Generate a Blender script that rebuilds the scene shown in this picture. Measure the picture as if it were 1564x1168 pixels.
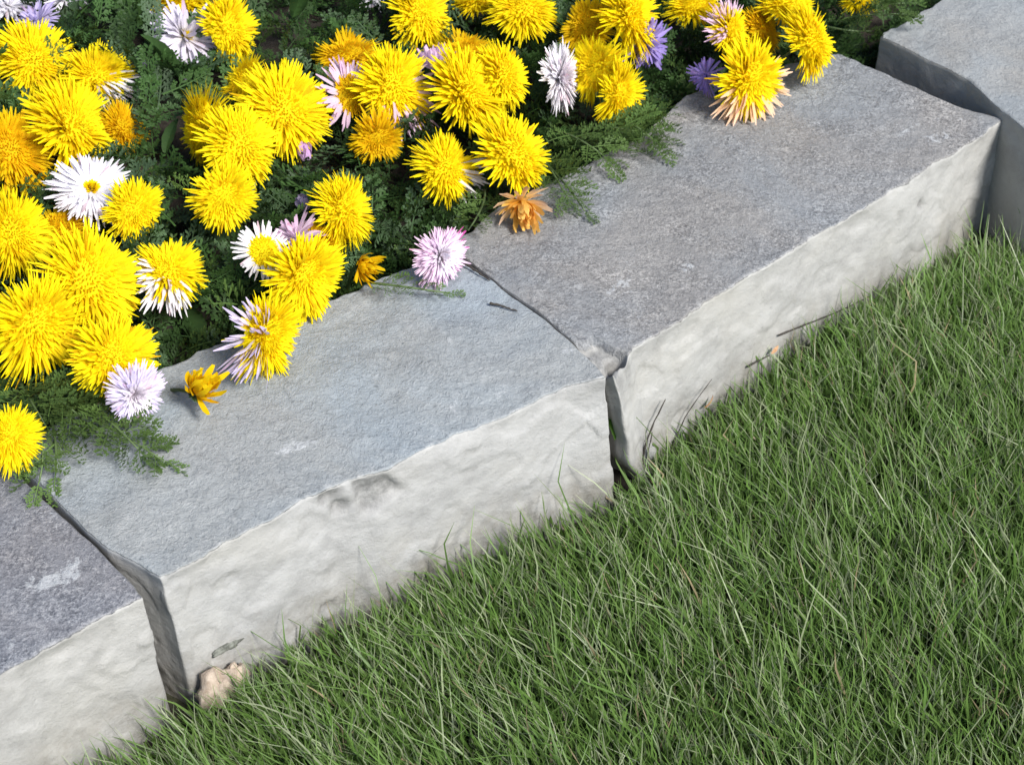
import bpy, math, random
import numpy as np
from mathutils import Vector, noise as mnoise

for o in list(bpy.data.objects):
    bpy.data.objects.remove(o, do_unlink=True)
scene = bpy.context.scene
COL = scene.collection
random.seed(7)
RNG = np.random.default_rng(11)

# ------------------------------------------------------------------ camera
PITCH = math.radians(40.0)
FPX = 2600.0                     # focal length in photograph pixels (1564 wide)
DIST = 1.18
TOPZ = 0.13                      # top of the kerb above the lawn soil
CAMP = np.array([0.0, -DIST*math.cos(PITCH), TOPZ + DIST*math.sin(PITCH)])
cam = bpy.data.cameras.new('camera')
cam.sensor_width = 36.0
cam.lens = 36.0*FPX/1564.0
cam.clip_start = 0.01
cam.clip_end = 400.0
cam_o = bpy.data.objects.new('camera', cam)
COL.objects.link(cam_o)
cam_o.location = CAMP
cam_o.rotation_euler = (math.pi/2 - PITCH, 0, 0)
cam.dof.use_dof = True
cam.dof.focus_distance = 1.16
cam.dof.aperture_fstop = 20.0
scene.camera = cam_o

# ------------------------------------------------------------------ light
SUN_EL, SUN_AZ = math.radians(44), math.atan2(0.67, -0.74)
world = bpy.data.worlds.new('World')
scene.world = world
world.use_nodes = True
wn = world.node_tree.nodes
sky = wn.new('ShaderNodeTexSky')
sky.sky_type = 'NISHITA'
sky.sun_disc = False
sky.sun_elevation = SUN_EL
sky.sun_rotation = SUN_AZ
wn['Background'].inputs[1].default_value = 0.115
world.node_tree.links.new(sky.outputs[0], wn['Background'].inputs[0])
sun = bpy.data.lights.new('sun', 'SUN')
sun.energy = 4.2
sun.angle = math.radians(15)
sun.color = (1.0, 0.97, 0.92)
sun_o = bpy.data.objects.new('sun', sun)
COL.objects.link(sun_o)
sd = Vector((math.sin(SUN_AZ)*math.cos(SUN_EL), math.cos(SUN_AZ)*math.cos(SUN_EL), math.sin(SUN_EL)))
sun_o.rotation_euler = sd.to_track_quat('Z', 'Y').to_euler()
sun_o.location = sd*3
scene.view_settings.view_transform = 'Standard'
scene.view_settings.look = 'None'
scene.view_settings.gamma = 1.0
scene.view_settings.use_curve_mapping = False
scene.view_settings.exposure = 0.46

scene.cycles.max_bounces = 6
scene.cycles.diffuse_bounces = 3
scene.cycles.glossy_bounces = 2
scene.cycles.transmission_bounces = 3

# ------------------------------------------------------------------ helpers
FWD = np.array([0, math.cos(PITCH), -math.sin(PITCH)])
UPV = np.array([0, math.sin(PITCH), math.cos(PITCH)])
RGT = np.array([1.0, 0, 0])
def at(px, py, z):
    """point of the place at height z that the photograph shows at pixel (px, py)"""
    d = FWD + RGT*(px-782.0)/FPX + UPV*(-(py-584.0)/FPX)
    return CAMP + d*((z-CAMP[2])/d[2])
def depth(p): return float(np.dot(np.asarray(p)-CAMP, FWD))

def tag(o, label=None, cat=None, group=None, kind=None):
    if label: o['label'] = label
    if cat: o['category'] = cat
    if group: o['group'] = group
    if kind: o['kind'] = kind
    return o
def empty(name, loc):
    o = bpy.data.objects.new(name, None)
    o.empty_display_size = 0.01
    COL.objects.link(o)
    o.location = Vector([float(c) for c in loc])
    return o
def mesh_obj(name, verts, faces, mat, parent=None, loc=None, cols=None, smooth=True, attrs=None):
    """verts in world metres; loc (world) becomes the origin when given, else the parent's origin"""
    V = np.asarray(verts, dtype=float)
    org = np.zeros(3)
    if parent is not None: org = np.array(parent.location)
    if parent is not None and loc is None: off = org
    elif loc is not None: off = np.asarray(loc, dtype=float)
    else: off = np.zeros(3)
    me = bpy.data.meshes.new(name)
    me.from_pydata((V-off).tolist(), [], faces if isinstance(faces, list) else faces.tolist())
    if cols is not None:
        ca = me.color_attributes.new('Col', 'FLOAT_COLOR', 'POINT')
        C4 = np.ones((len(V), 4)); C4[:, :3] = cols
        ca.data.foreach_set('color', C4.ravel())
    for k, a in (attrs or {}).items():
        at_ = me.attributes.new(k, 'FLOAT', 'POINT')
        at_.data.foreach_set('value', np.asarray(a, dtype=np.float32))
    if smooth: me.polygons.foreach_set('use_smooth', [True]*len(me.polygons))
    me.materials.append(mat)
    me.update()
    o = bpy.data.objects.new(name, me)
    COL.objects.link(o)
    if parent is not None:
        o.parent = parent
        if loc is not None: o.location = Vector((off-org).tolist())
    elif loc is not None:
        o.location = Vector(off.tolist())
    return o

class NT:
    def __init__(s, name):
        s.m = bpy.data.materials.new(name); s.m.use_nodes = True
        s.t = s.m.node_tree; s.n = s.t.nodes; s.bsdf = s.n['Principled BSDF']
    def new(s, typ, **kw):
        n = s.n.new(typ)
        for k, v in kw.items():
            if k.startswith('i_'):
                key = k[2:]
                key = int(key) if key.isdigit() else key.replace('_', ' ')
                n.inputs[key].default_value = v
            else: setattr(n, k, v)
        return n
    def link(s, a, b): s.t.links.new(a, b)
    def noise(s, vec, scale, detail=4, rough=0.6, dist=0.0):
        n = s.new('ShaderNodeTexNoise'); n.inputs['Scale'].default_value = scale
        n.inputs['Detail'].default_value = detail; n.inputs['Roughness'].default_value = rough
        n.inputs['Distortion'].default_value = dist
        s.link(vec, n.inputs['Vector']); return n.outputs['Fac']
    def ramp(s, fac, pts, interp='LINEAR'):
        r = s.new('ShaderNodeValToRGB'); e = r.color_ramp; e.interpolation = interp
        while len(e.elements) < len(pts): e.elements.new(0.5)
        for el, (p, c) in zip(e.elements, pts):
            el.position = p; el.color = (c[0], c[1], c[2], 1) if not isinstance(c, (int, float)) else (c, c, c, 1)
        s.link(fac, r.inputs[0]); return r.outputs[0]
    def mix(s, fac, a, b, mode='MIX'):
        m = s.new('ShaderNodeMix', data_type='RGBA', blend_type=mode)
        for sock, v in ((m.inputs[0], fac), (m.inputs[6], a), (m.inputs[7], b)):
            if isinstance(v, (int, float)): sock.default_value = v
            elif isinstance(v, tuple): sock.default_value = (v[0], v[1], v[2], 1)
            else: s.link(v, sock)
        return m.outputs[2]
    def math(s, op, a, b=0.0, c=None):
        m = s.new('ShaderNodeMath', operation=op)
        for i, v in enumerate((a, b) if c is None else (a, b, c)):
            if isinstance(v, (int, float)): m.inputs[i].default_value = v
            else: s.link(v, m.inputs[i])
        return m.outputs[0]
    def attr(s, name, fac=True):
        a = s.new('ShaderNodeAttribute', attribute_name=name)
        return a.outputs['Fac'] if fac else a.outputs['Color']
    def coord(s, scale=None):
        c = s.new('ShaderNodeTexCoord')
        if scale is None: return c.outputs['Object']
        m = s.new('ShaderNodeMapping'); m.inputs['Scale'].default_value = scale
        s.link(c.outputs['Object'], m.inputs['Vector']); return m.outputs[0]
    def bump(s, h, strength, dist, prev=None):
        b = s.new('ShaderNodeBump'); b.inputs['Strength'].default_value = strength
        b.inputs['Distance'].default_value = dist; s.link(h, b.inputs['Height'])
        if prev is not None: s.link(prev, b.inputs['Normal'])
        return b.outputs[0]

# ------------------------------------------------------------------ materials
def stone_material(name, dark, mid, light, front, grit, speck):
    """weathered sawn top and paler split sides of one kerb stone"""
    k = NT(name); v = k.coord()
    top = k.attr('top'); edge = k.attr('edge'); scuff = k.attr('scuff'); chip = k.attr('chip')
    g1 = k.noise(v, 420, 4, 0.75); g2 = k.noise(v, 1100, 2, 0.7); g3 = k.noise(v, 16, 5, 0.6, 0.4)
    g4 = k.noise(v, 150, 5, 0.7, 0.6)
    grain = k.math('ADD', k.math('MULTIPLY', g1, 0.5), k.math('MULTIPLY', g2, 0.25))
    grain = k.math('ADD', grain, k.math('MULTIPLY', g4, 0.25))
    c = k.ramp(grain, [(0.5-grit, dark), (0.5, mid), (0.5+grit, light)])
    c = k.mix(0.55, c, k.ramp(g3, [(0.3, (0.78, 0.78, 0.79)), (0.7, (1.26, 1.25, 1.23))]), 'MULTIPLY')
    flat = k.ramp(k.noise(v, 22, 5, 0.65, 0.8), [(0.40, 0.0), (0.62, 0.75)])
    c = k.mix(flat, c, tuple(x*1.08 for x in mid))
    wt = k.ramp(k.noise(v, 7, 4, 0.55, 0.6), [(0.38, (1.06, 1.0, 0.94)), (0.62, (0.95, 1.0, 1.05))])
    c = k.mix(0.8, c, wt, 'MULTIPLY')
    sp = k.math('MULTIPLY', k.ramp(k.noise(v, 260, 3, 0.8, 1.2), [(0.60, 0.0), (0.70, 1.0)]),
                k.ramp(k.noise(v, 28, 3, 0.6), [(0.42, 0.0), (0.62, 1.0)]))
    c = k.mix(k.math('MULTIPLY', sp, speck), c, (0.60, 0.61, 0.62))
    dk = k.ramp(k.noise(v, 330, 3, 0.7, 0.6), [(0.33, 1.0), (0.41, 0.0)])
    c = k.mix(k.math('MULTIPLY', dk, 0.45), c, tuple(x*0.45 for x in dark))
    sn = k.ramp(k.math('ADD', k.math('MULTIPLY', scuff, 0.30), k.math('ADD', k.math('MULTIPLY', k.noise(v, 300, 6, 0.8, 0.5), 0.9), k.math('MULTIPLY', g4, 0.6))), [(0.90, 0.0), (1.06, 1.0)])
    c = k.mix(k.math('MULTIPLY', k.math('MULTIPLY', sn, k.ramp(scuff, [(0.0, 0.0), (0.3, 1.0)])), 0.7), c, (0.50, 0.51, 0.515))
    # split sides
    vs = k.coord((1.0, 1.0, 1.3))
    f1 = k.noise(vs, 20, 6, 0.62, 0.5); f2 = k.noise(vs, 95, 6, 0.65, 0.15); f3 = k.noise(v, 700, 3, 0.7)
    fm = k.math('ADD', k.math('MULTIPLY', f1, 0.55), k.math('ADD', k.math('MULTIPLY', f2, 0.3), k.math('MULTIPLY', f3, 0.15)))
    fc = k.ramp(fm, [(0.33, tuple(x*0.74 for x in front)), (0.5, front), (0.68, tuple(min(0.85, x*1.16) for x in front))])
    warm = k.ramp(k.noise(vs, 9, 4, 0.6), [(0.45, 0.0), (0.7, 1.0)])
    fc = k.mix(k.math('MULTIPLY', warm, 0.5), fc, (front[0]*0.98, front[1]*0.95, front[2]*0.87))
    fc = k.mix(k.math('MULTIPLY', chip, k.ramp(k.noise(v, 140, 5, 0.7), [(0.35, 0.25), (0.6, 0.95)])), fc, tuple(x*0.50 for x in front))
    vm = k.new('ShaderNodeVectorMath', operation='MULTIPLY_ADD'); k.link(vs, vm.inputs[0]); vm.inputs[1].default_value = (1, 1, 1)
    nz_ = k.new('ShaderNodeTexNoise'); nz_.inputs['Scale'].default_value = 30; nz_.inputs['Detail'].default_value = 4; k.link(vs, nz_.inputs['Vector'])
    sc_ = k.new('ShaderNodeVectorMath', operation='SCALE'); k.link(nz_.outputs['Color'], sc_.inputs[0]); sc_.inputs['Scale'].default_value = 0.022
    k.link(sc_.outputs[0], vm.inputs[2])
    vo = k.new('ShaderNodeTexVoronoi'); vo.inputs['Scale'].default_value = 42; k.link(vm.outputs[0], vo.inputs['Vector'])
    sepc = k.new('ShaderNodeSeparateColor'); k.link(vo.outputs['Color'], sepc.inputs[0]); facet = sepc.outputs[0]
    fc = k.mix(0.30, fc, k.ramp(facet, [(0.0, 0.84), (1.0, 1.12)]), 'MULTIPLY')
    pits = k.ramp(k.noise(v, 230, 4, 0.7, 0.3), [(0.30, 1.0), (0.38, 0.0)])
    fc = k.mix(k.math('MULTIPLY', pits, 0.35), fc, tuple(x*0.5 for x in front))
    # thin soil stains low on the side
    dirt = k.attr('dirt')
    fc = k.mix(k.math('MULTIPLY', dirt, k.ramp(k.noise(v, 45, 5, 0.7), [(0.35, 0.0), (0.65, 0.9)])), fc, (0.16, 0.14, 0.105))
    tm = k.ramp(k.math('ADD', top, k.math('MULTIPLY', k.math('SUBTRACT', k.noise(v, 180, 4, 0.7), 0.5), 0.9)), [(0.42, 0.0), (0.58, 1.0)])
    col = k.mix(tm, fc, c)
    ed = k.math('MULTIPLY', edge, k.ramp(k.noise(v, 70, 4, 0.75), [(0.50, 0.0), (0.62, 1.0)]))
    col = k.mix(k.math('MULTIPLY', ed, 0.4), col, (0.58, 0.575, 0.56))
    k.link(col, k.bsdf.inputs['Base Color'])
    k.bsdf.inputs['Roughness'].default_value = 0.82
    k.bsdf.inputs['Specular IOR Level'].default_value = 0.35
    h1 = k.math('ADD', k.math('MULTIPLY', grain, k.math('ADD', 0.45, k.math('MULTIPLY', tm, 0.6))), k.math('MULTIPLY', f2, 0.25))
    h1 = k.math('ADD', h1, k.math('MULTIPLY', k.math('MULTIPLY', g4, tm), 0.9))
    b = k.bump(h1, 1.0, 0.0021)
    hs = k.math('MULTIPLY', k.math('ADD', k.math('MULTIPLY', facet, 0.45), k.math('ADD', f2, k.math('MULTIPLY', f1, 0.8))), k.math('SUBTRACT', 1.0, tm))
    b = k.bump(hs, 0.32, 0.0016, b)
    k.link(b, k.bsdf.inputs['Normal'])
    return k.m

def soil_material(name, base):
    k = NT(name); v = k.coord()
    n = k.noise(v, 60, 8, 0.75); n2 = k.noise(v, 420, 4, 0.7)
    c = k.ramp(n, [(0.3, tuple(x*0.45 for x in base)), (0.55, base), (0.8, tuple(x*1.7 for x in base))])
    c = k.mix(0.5, c, k.ramp(n2, [(0.3, 0.5), (0.7, 1.3)]), 'MULTIPLY')
    k.link(c, k.bsdf.inputs['Base Color']); k.bsdf.inputs['Roughness'].default_value = 0.95
    k.link(k.bump(k.math('ADD', n, k.math('MULTIPLY', n2, 0.4)), 1.0, 0.006), k.bsdf.inputs['Normal'])
    return k.m

def leafy_material(name, transl, rough=0.55, spec=0.4, gain=1.0, fine=900.0, sheen=0.0):
    """colour from the mesh's own colour layer, thin tissue that lets light through"""
    k = NT(name); v = k.coord()
    c = k.attr('Col', False)
    n = k.noise(v, fine, 3, 0.6)
    c = k.mix(0.35, c, k.ramp(n, [(0.3, 0.72), (0.7, 1.25)]), 'MULTIPLY')
    if gain != 1.0: c = k.mix(1.0, c, (gain, gain, gain), 'MULTIPLY')
    k.link(c, k.bsdf.inputs['Base Color'])
    k.bsdf.inputs['Roughness'].default_value = rough
    k.bsdf.inputs['Specular IOR Level'].default_value = spec
    tr = k.new('ShaderNodeBsdfTranslucent'); k.link(c, tr.inputs['Color'])
    mx = k.new('ShaderNodeMixShader'); mx.inputs[0].default_value = transl
    k.link(k.bsdf.outputs[0], mx.inputs[1]); k.link(tr.outputs[0], mx.inputs[2])
    k.link(mx.outputs[0], k.n['Material Output'].inputs['Surface'])
    return k.m

def plain_material(name, a, b, scale, rough=0.8, bump=0.0008):
    k = NT(name); v = k.coord(); n = k.noise(v, scale, 6, 0.7, 0.6)
    k.link(k.ramp(n, [(0.3, a), (0.7, b)]), k.bsdf.inputs['Base Color'])
    k.bsdf.inputs['Roughness'].default_value = rough
    k.link(k.bump(n, 0.8, bump), k.bsdf.inputs['Normal'])
    return k.m

M = {
    'stone_left': stone_material('blue grey stone', (0.09, 0.095, 0.11), (0.20, 0.205, 0.225), (0.38, 0.385, 0.40), (0.375, 0.368, 0.352), 0.09, 0.9),
    'stone_mid': stone_material('pale blue grey stone', (0.215, 0.235, 0.247), (0.292, 0.318, 0.332), (0.38, 0.40, 0.412), (0.385, 0.382, 0.375), 0.12, 0.5),
    'stone_right': stone_material('purple grey gritty stone', (0.125, 0.125, 0.128), (0.238, 0.241, 0.243), (0.41, 0.412, 0.412), (0.385, 0.38, 0.365), 0.085, 0.8),
    'stone_far': stone_material('smooth light grey stone', (0.215, 0.22, 0.215), (0.30, 0.305, 0.30), (0.385, 0.39, 0.38), (0.34, 0.335, 0.32), 0.13, 0.4),
    'soil': soil_material('dark bed soil', (0.045, 0.034, 0.024)),
    'ground': soil_material('lawn soil', (0.055, 0.058, 0.028)),
    'grass': leafy_material('grass blades', 0.30, 0.45, 0.5),
    'foliage': leafy_material('feathery leaves', 0.25, 0.6, 0.25),
    'petal': leafy_material('petals', 0.42, 0.75, 0.15, fine=700),
    'stem': leafy_material('green stems', 0.05, 0.5, 0.4),
    'twig': plain_material('dry twig', (0.018, 0.015, 0.013), (0.07, 0.06, 0.048), 500),
    'straw': plain_material('dry straw', (0.20, 0.15, 0.09), (0.48, 0.40, 0.28), 400),
    'pebble': plain_material('tan pebble', (0.30, 0.22, 0.16), (0.56, 0.47, 0.38), 160, 0.8, 0.002),
    'greyrock': plain_material('grey rubble', (0.17, 0.17, 0.165), (0.40, 0.40, 0.38), 130, 0.85, 0.002),
    'bark': plain_material('lichened bark chip', (0.03, 0.03, 0.024), (0.30, 0.31, 0.27), 90, 0.9, 0.002),
    'deadleaf': plain_material('dead leaf', (0.30, 0.13, 0.05), (0.55, 0.36, 0.20), 200, 0.7),
}

# kerb direction on the ground: along (right and away), out (towards the lawn)
A0, A1 = at(245, 880, TOPZ), at(1535, 180, TOPZ)
ALONG = (A1-A0)[:2]; ALONG = ALONG/np.linalg.norm(ALONG)
OUT = np.array([ALONG[1], -ALONG[0]])

# ------------------------------------------------------------------ ground
def grid_mesh(us, vs, f):
    V = [f(u, v) for v in vs for u in us]
    n = len(us)
    F = [(j*n+i, j*n+i+1, (j+1)*n+i+1, (j+1)*n+i) for j in range(len(vs)-1) for i in range(n-1)]
    return V, F
HC = at(1260, 440, 0.05)[:2]
def lawn_h(x, y): return 0.024*np.exp(-((x-HC[0])**2+(y-HC[1])**2)/0.13**2)
gx = np.concatenate([[-60, -20, -6, -2], np.linspace(-1, 1, 81), [2, 6, 20, 60]])
def gf(x, y):
    h = 0.004*mnoise.noise(Vector((x*14, y*14, 0))) if abs(x) < 1.2 and abs(y) < 1.2 else 0.0
    return (x, y, h+float(lawn_h(x, y)))
V, F = grid_mesh(gx, gx, gf)
tag(mesh_obj('ground', V, F, M['ground']), kind='structure')

# ------------------------------------------------------------------ kerb stones
def polyline(pts, n, pw=None):
    P = np.array(pts, dtype=float)
    s = np.concatenate([[0], np.cumsum(np.linalg.norm(np.diff(P, axis=0), axis=1))]); s /= s[-1]
    t = np.linspace(0, 1, n) if pw is None else pw
    return np.stack([np.interp(t, s, P[:, k]) for k in range(P.shape[1])], 1)
def fb(p, octv=4):
    return mnoise.fractal(p, 0.9, 2.1, octv)

def kerb_stone(front, back, left, right, z, bottom, mat, label, seed, scuffs=(), chips=(), step=0.0021, batter=0.006, tilt=(0, 0), lowcut=(), taper=0.0, spread=0.0):
    """front/back run left to right, left/right run front to back, all given on the plane of the stone's top"""
    g = lambda pts: [at(x, y, z)[:2] if not isinstance(x, str) else np.array(y) for x, y in pts]
    fr, bk, lf, rt = g(front), g(back), g(left), g(right)
    # corners agree
    bk[0] = lf[-1]; bk[-1] = rt[-1]; fr[0] = lf[0]; fr[-1] = rt[0]
    L = np.linalg.norm(fr[-1]-fr[0]); W = np.linalg.norm(lf[-1]-lf[0])
    nu = max(30, int(L/step)); nv = max(30, int(W/step)); H = z-bottom
    nz = int(H/step/1.25)
    def soft(n):                       # finer spacing at the rims
        t = np.linspace(0, 1, n+1); return t - 0.09*np.sin(2*math.pi*t)
    uu, vv = soft(nu), soft(nv)
    Fr, Bk = polyline(fr, 0, uu), polyline(bk, 0, uu)
    Lf, Rt = polyline(lf, 0, vv), polyline(rt, 0, vv)
    # ragged arrises
    def ragged(C, nrm, amp, sd):
        for i in range(1, len(C)-1):
            p = Vector((C[i][0]*1, C[i][1]*1, sd*3.7+seed))
            d = amp*(fb(p*38, 3)*0.8 + 0.35*mnoise.noise(p*170))
            w = min(1, i/4, (len(C)-1-i)/4)
            C[i] = C[i] + nrm*d*w
    F0, B0, L0, R0 = Fr.copy(), Bk.copy(), Lf.copy(), Rt.copy()
    ragged(Fr, OUT, 0.0030, 1); ragged(Lf, -ALONG, 0.0010, 2); ragged(Rt, ALONG, 0.0010, 3); ragged(Bk, -OUT, 0.004, 4)
    P00, P10, P01, P11 = Fr[0], Fr[-1], Bk[0], Bk[-1]
    U, Vv = np.meshgrid(uu, vv)        # rows v, columns u
    S = ((1-Vv)[..., None]*Fr[None] + Vv[..., None]*Bk[None] + (1-U)[..., None]*Lf[:, None] + U[..., None]*Rt[:, None]
         - ((1-U)*(1-Vv))[..., None]*P00 - (U*(1-Vv))[..., None]*P10 - ((1-U)*Vv)[..., None]*P01 - (U*Vv)[..., None]*P11)
    ch_pts = [(at(cx, cy, z)[:2], r) for cx, cy, r in chips]
    sc_pts = [(at(sx, sy, z)[:2], a, b, math.radians(ang), st) for sx, sy, a, b, ang, st in scuffs]
    n1 = nu+1
    V = []; top = []; edge = []; scf = []; chp = []; drt = []
    for j in range(nv+1):
        for i in range(nu+1):
            x, y = S[j, i]
            df = np.linalg.norm(S[j, i]-Fr[i]) ; db = np.linalg.norm(S[j, i]-Bk[i])
            dl = np.linalg.norm(S[j, i]-Lf[j]) ; dr = np.linalg.norm(S[j, i]-Rt[j])
            d = min(df, db, dl, dr)
            p = Vector((x, y, seed*1.3))
            h = 0.0022*fb(p*14, 4) + 0.0006*mnoise.noise(p*90)
            rad = 0.0012 + 0.0034*max(0.0, mnoise.noise(p*42)-0.05)
            if d < rad: h -= (rad-math.sqrt(max(0, rad*rad-(rad-d)**2)))*0.8
            cc = 0.0
            for c, r in ch_pts:        # broken pieces at the arris
                q = math.hypot(x-c[0], y-c[1]) + r*0.6*mnoise.noise(p*95)
                if q < r:
                    cc = max(cc, min(1, (r-q)/r*2.5)); h -= min(0.008, (r-q)*1.5)
            s_ = 0.0
            for c, a, b, an, st in sc_pts:
                dx, dy = x-c[0], y-c[1]
                e1 = (dx*math.cos(an)+dy*math.sin(an))/a; e2 = (-dx*math.sin(an)+dy*math.cos(an))/b
                q = math.hypot(e1, e2)*0.85 + 0.55*fb(p*85, 4)
                s_ = max(s_, min(1, max(0, (1-q)*1.5))*st)
            V.append((x, y, z + h + tilt[0]*(U[j, i]-0.5) + tilt[1]*(Vv[j, i]-0.5)))
            top.append(min(1.0, 0.3+d/0.0016)*(1-cc)); edge.append(max(0.0, 1-abs(df-0.001)/0.0035)); scf.append(s_); chp.append(cc); drt.append(0.0)
    Fc = [(j*n1+i, j*n1+i+1, (j+1)*n1+i+1, (j+1)*n1+i) for j in range(nv) for i in range(nu)]
    # skirt: boundary loop counter-clockwise from above
    loop = [i for i in range(nu)] + [j*n1+nu for j in range(nv)] + [nv*n1+i for i in range(nu, 0, -1)] + [j*n1 for j in range(nv, 0, -1)]
    nl = len(loop)
    nrm = []
    for k in range(nl):
        a = np.array(V[loop[(k-3) % nl]][:2]); b = np.array(V[loop[(k+3) % nl]][:2]); t = b-a
        t /= (np.linalg.norm(t)+1e-9); nrm.append(np.array([t[1], -t[0]]))
    smooth_xy = [F0[i] for i in range(nu)] + [R0[j] for j in range(nv)] + [B0[i] for i in range(nu, 0, -1)] + [L0[j] for j in range(nv, 0, -1)]
    lw = [max(0.0, 1-u/0.16)**0.8 for u in uu]
    wl = [lw[i] for i in range(nu)] + [0.0]*nv + [lw[i] for i in range(nu, 0, -1)] + [1.0]*nv
    rw = [max(0.0, 1-(1-u)/0.16)**0.8 for u in uu]
    wr = [rw[i] for i in range(nu)] + [1.0]*nv + [rw[i] for i in range(nu, 0, -1)] + [0.0]*nv
    for _ in range(6):
        nrm = [(nrm[k-1]+nrm[k]+nrm[(k+1) % nl])/3 for k in range(nl)]
    prev = loop
    zs = np.linspace(0, 1, nz+1)[1:]
    for q in zs:
        base = len(V); cur = []
        for k in range(nl):
            v0 = V[loop[k]]; n = nrm[k]
            zz = v0[2]*(1-q) + bottom*q
            p = Vector((v0[0], v0[1], zz*1.15+seed))
            ledge = fb(p*8, 3)*0.0024 + 0.0007*(mnoise.noise(p*34)) + 0.0004*mnoise.noise(p*110)
            cell = mnoise.voronoi(p*24)[0]
            ledge += 0.0016*min(0.5, cell[1]-cell[0])-0.0006 + 0.0012*round(2.2*fb(p*15, 2))
            ramp_ = min(1, q*H/0.012)
            fo = max(0.0, float(np.dot(n, OUT)))
            off = (batter*q*(0.3+fo) + ledge*(0.35+0.65*fo))*ramp_
            cc = 0.0
            for (cx, cy, r, dz, dp) in lowcut:
                c = at(cx, cy, z-dz)
                dd = math.sqrt((v0[0]-c[0])**2+(v0[1]-c[1])**2+((zz-c[2])*0.8)**2) + r*0.75*mnoise.noise(p*70)
                if dd < r: off -= min(dp, (r-dd)*0.9)*ramp_; cc = max(cc, min(1, (r-dd)/r*3.5))
            bl = min(1.0, q*H/0.007); bx_, by_ = v0[0]*(1-bl)+smooth_xy[k][0]*bl, v0[1]*(1-bl)+smooth_xy[k][1]*bl
            sh_ = taper*min(1.0, q*1.5)*wl[k]*(0.85+0.3*mnoise.noise(p*30))
            sh_ += spread*q*wr[k]
            V.append((bx_+n[0]*off+ALONG[0]*sh_, by_+n[1]*off+ALONG[1]*sh_, zz))
            top.append(0.0); edge.append(max(0.0, 1-q*H/0.0035)*(1 if fo > 0.6 else 0.3)); scf.append(0.0)
            chp.append(max(cc, chp[loop[k]]*max(0, 1-q*4))); drt.append(max(0.0, min(1.0, (0.075-zz)/0.07)))
            cur.append(base+k)
        Fc += [(prev[k], cur[k], cur[(k+1) % nl], prev[(k+1) % nl]) for k in range(nl)]
        prev = cur
    Fc.append(tuple(reversed(prev)))
    c = np.mean(S.reshape(-1, 2), 0)
    o = mesh_obj('kerb_stone', V, Fc, mat, loc=(c[0], c[1], bottom),
                 attrs={'top': top, 'edge': edge, 'scuff': scf, 'chip': chp, 'dirt': drt})
    tag(o, label, 'kerb stone', 'kerb stones edging the flower bed')
    return o

BOT = -0.035
kerb_stone(front=[(-330, 1195), (-140, 1098), (0, 1028), (90, 975), (150, 945), (218, 913)],
           back=[(-560, 1010), (-380, 905), (-120, 770), (18, 700)],
           left=[(-330, 1195), (-450, 1110), (-560, 1010)],
           right=[(218, 913), (205, 893), (160, 848), (135, 822), (108, 800), (60, 757), (25, 720), (5, 690)],
           z=TOPZ-0.003, bottom=BOT, mat=M['stone_left'], label='dark blue-grey speckled kerb stone with a pale blotch, cut by the left frame edge', seed=3,
           scuffs=[(85, 885, 0.021, 0.010, 35, 1.0), (112, 868, 0.012, 0.008, 60, 0.8), (20, 985, 0.012, 0.006, 10, 0.35), (125, 832, 0.008, 0.004, 20, 0.5)])
kerb_stone(front=[(245, 880), (330, 835), (420, 790), (500, 742), (575, 722), (640, 690), (720, 655), (800, 622), (865, 592), (925, 577)],
           back=[(22, 690), (130, 620), (250, 560), (350, 517), (450, 482), (540, 443), (640, 400), (690, 375)],
           left=[(245, 880), (222, 864), (185, 846), (163, 836), (128, 805), (83, 760), (38, 715), (15, 680)],
           right=[(925, 577), (905, 553), (868, 520), (830, 487), (770, 442), (705, 395), (680, 370)],
           z=TOPZ, bottom=BOT, mat=M['stone_mid'], label='smooth pale blue-grey kerb stone in the middle, with a white scrape on top', seed=8,
           scuffs=[(450, 682, 0.020, 0.0045, 22, 1.0), (680, 622, 0.009, 0.008, 40, 0.6), (760, 600, 0.007, 0.010, 60, 0.5), (745, 563, 0.010, 0.003, 30, 0.6),
                   (640, 595, 0.009, 0.005, 0, 0.45), (690, 523, 0.008, 0.005, 30, 0.5), (865, 537, 0.007, 0.004, 10, 0.6), (300, 690, 0.05, 0.0012, 10, 0.5)],
           lowcut=[(512, 748, 0.015, 0.012, 0.006), (566, 748, 0.019, 0.018, 0.006), (480, 930, 0.015, 0.115, 0.004)], taper=0.008, spread=0.011)
kerb_stone(front=[(937, 572), (966, 530), (1040, 488), (1110, 440), (1200, 388), (1240, 362), (1300, 325), (1385, 280), (1470, 222), (1535, 181)],
           back=[(690, 372), (760, 318), (880, 258), (960, 218), (1045, 150), (1150, 110), (1282, 84)],
           left=[(937, 572), (908, 551), (870, 518), (832, 485), (772, 440), (707, 393), (690, 372)],
           right=[(1535, 181), (1490, 170), (1420, 146), (1350, 112), (1282, 84)],
           z=TOPZ, bottom=BOT, mat=M['stone_right'], label='gritty purple-grey kerb stone on the right with a broken front left corner', seed=15,
           scuffs=[(940, 440, 0.013, 0.008, 30, 0.8), (1050, 408, 0.010, 0.005, 0, 0.6), (1440, 210, 0.018, 0.009, 25, 0.7), (1390, 197, 0.016, 0.003, 40, 0.7), (1480, 180, 0.020, 0.003, 10, 0.5)],
           chips=[(916, 543, 0.018), (938, 556, 0.014), (948, 545, 0.008)], taper=0.034, lowcut=[(1330, 318, 0.016, 0.03, 0.004), (1385, 300, 0.012, 0.03, 0.004)])
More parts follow.
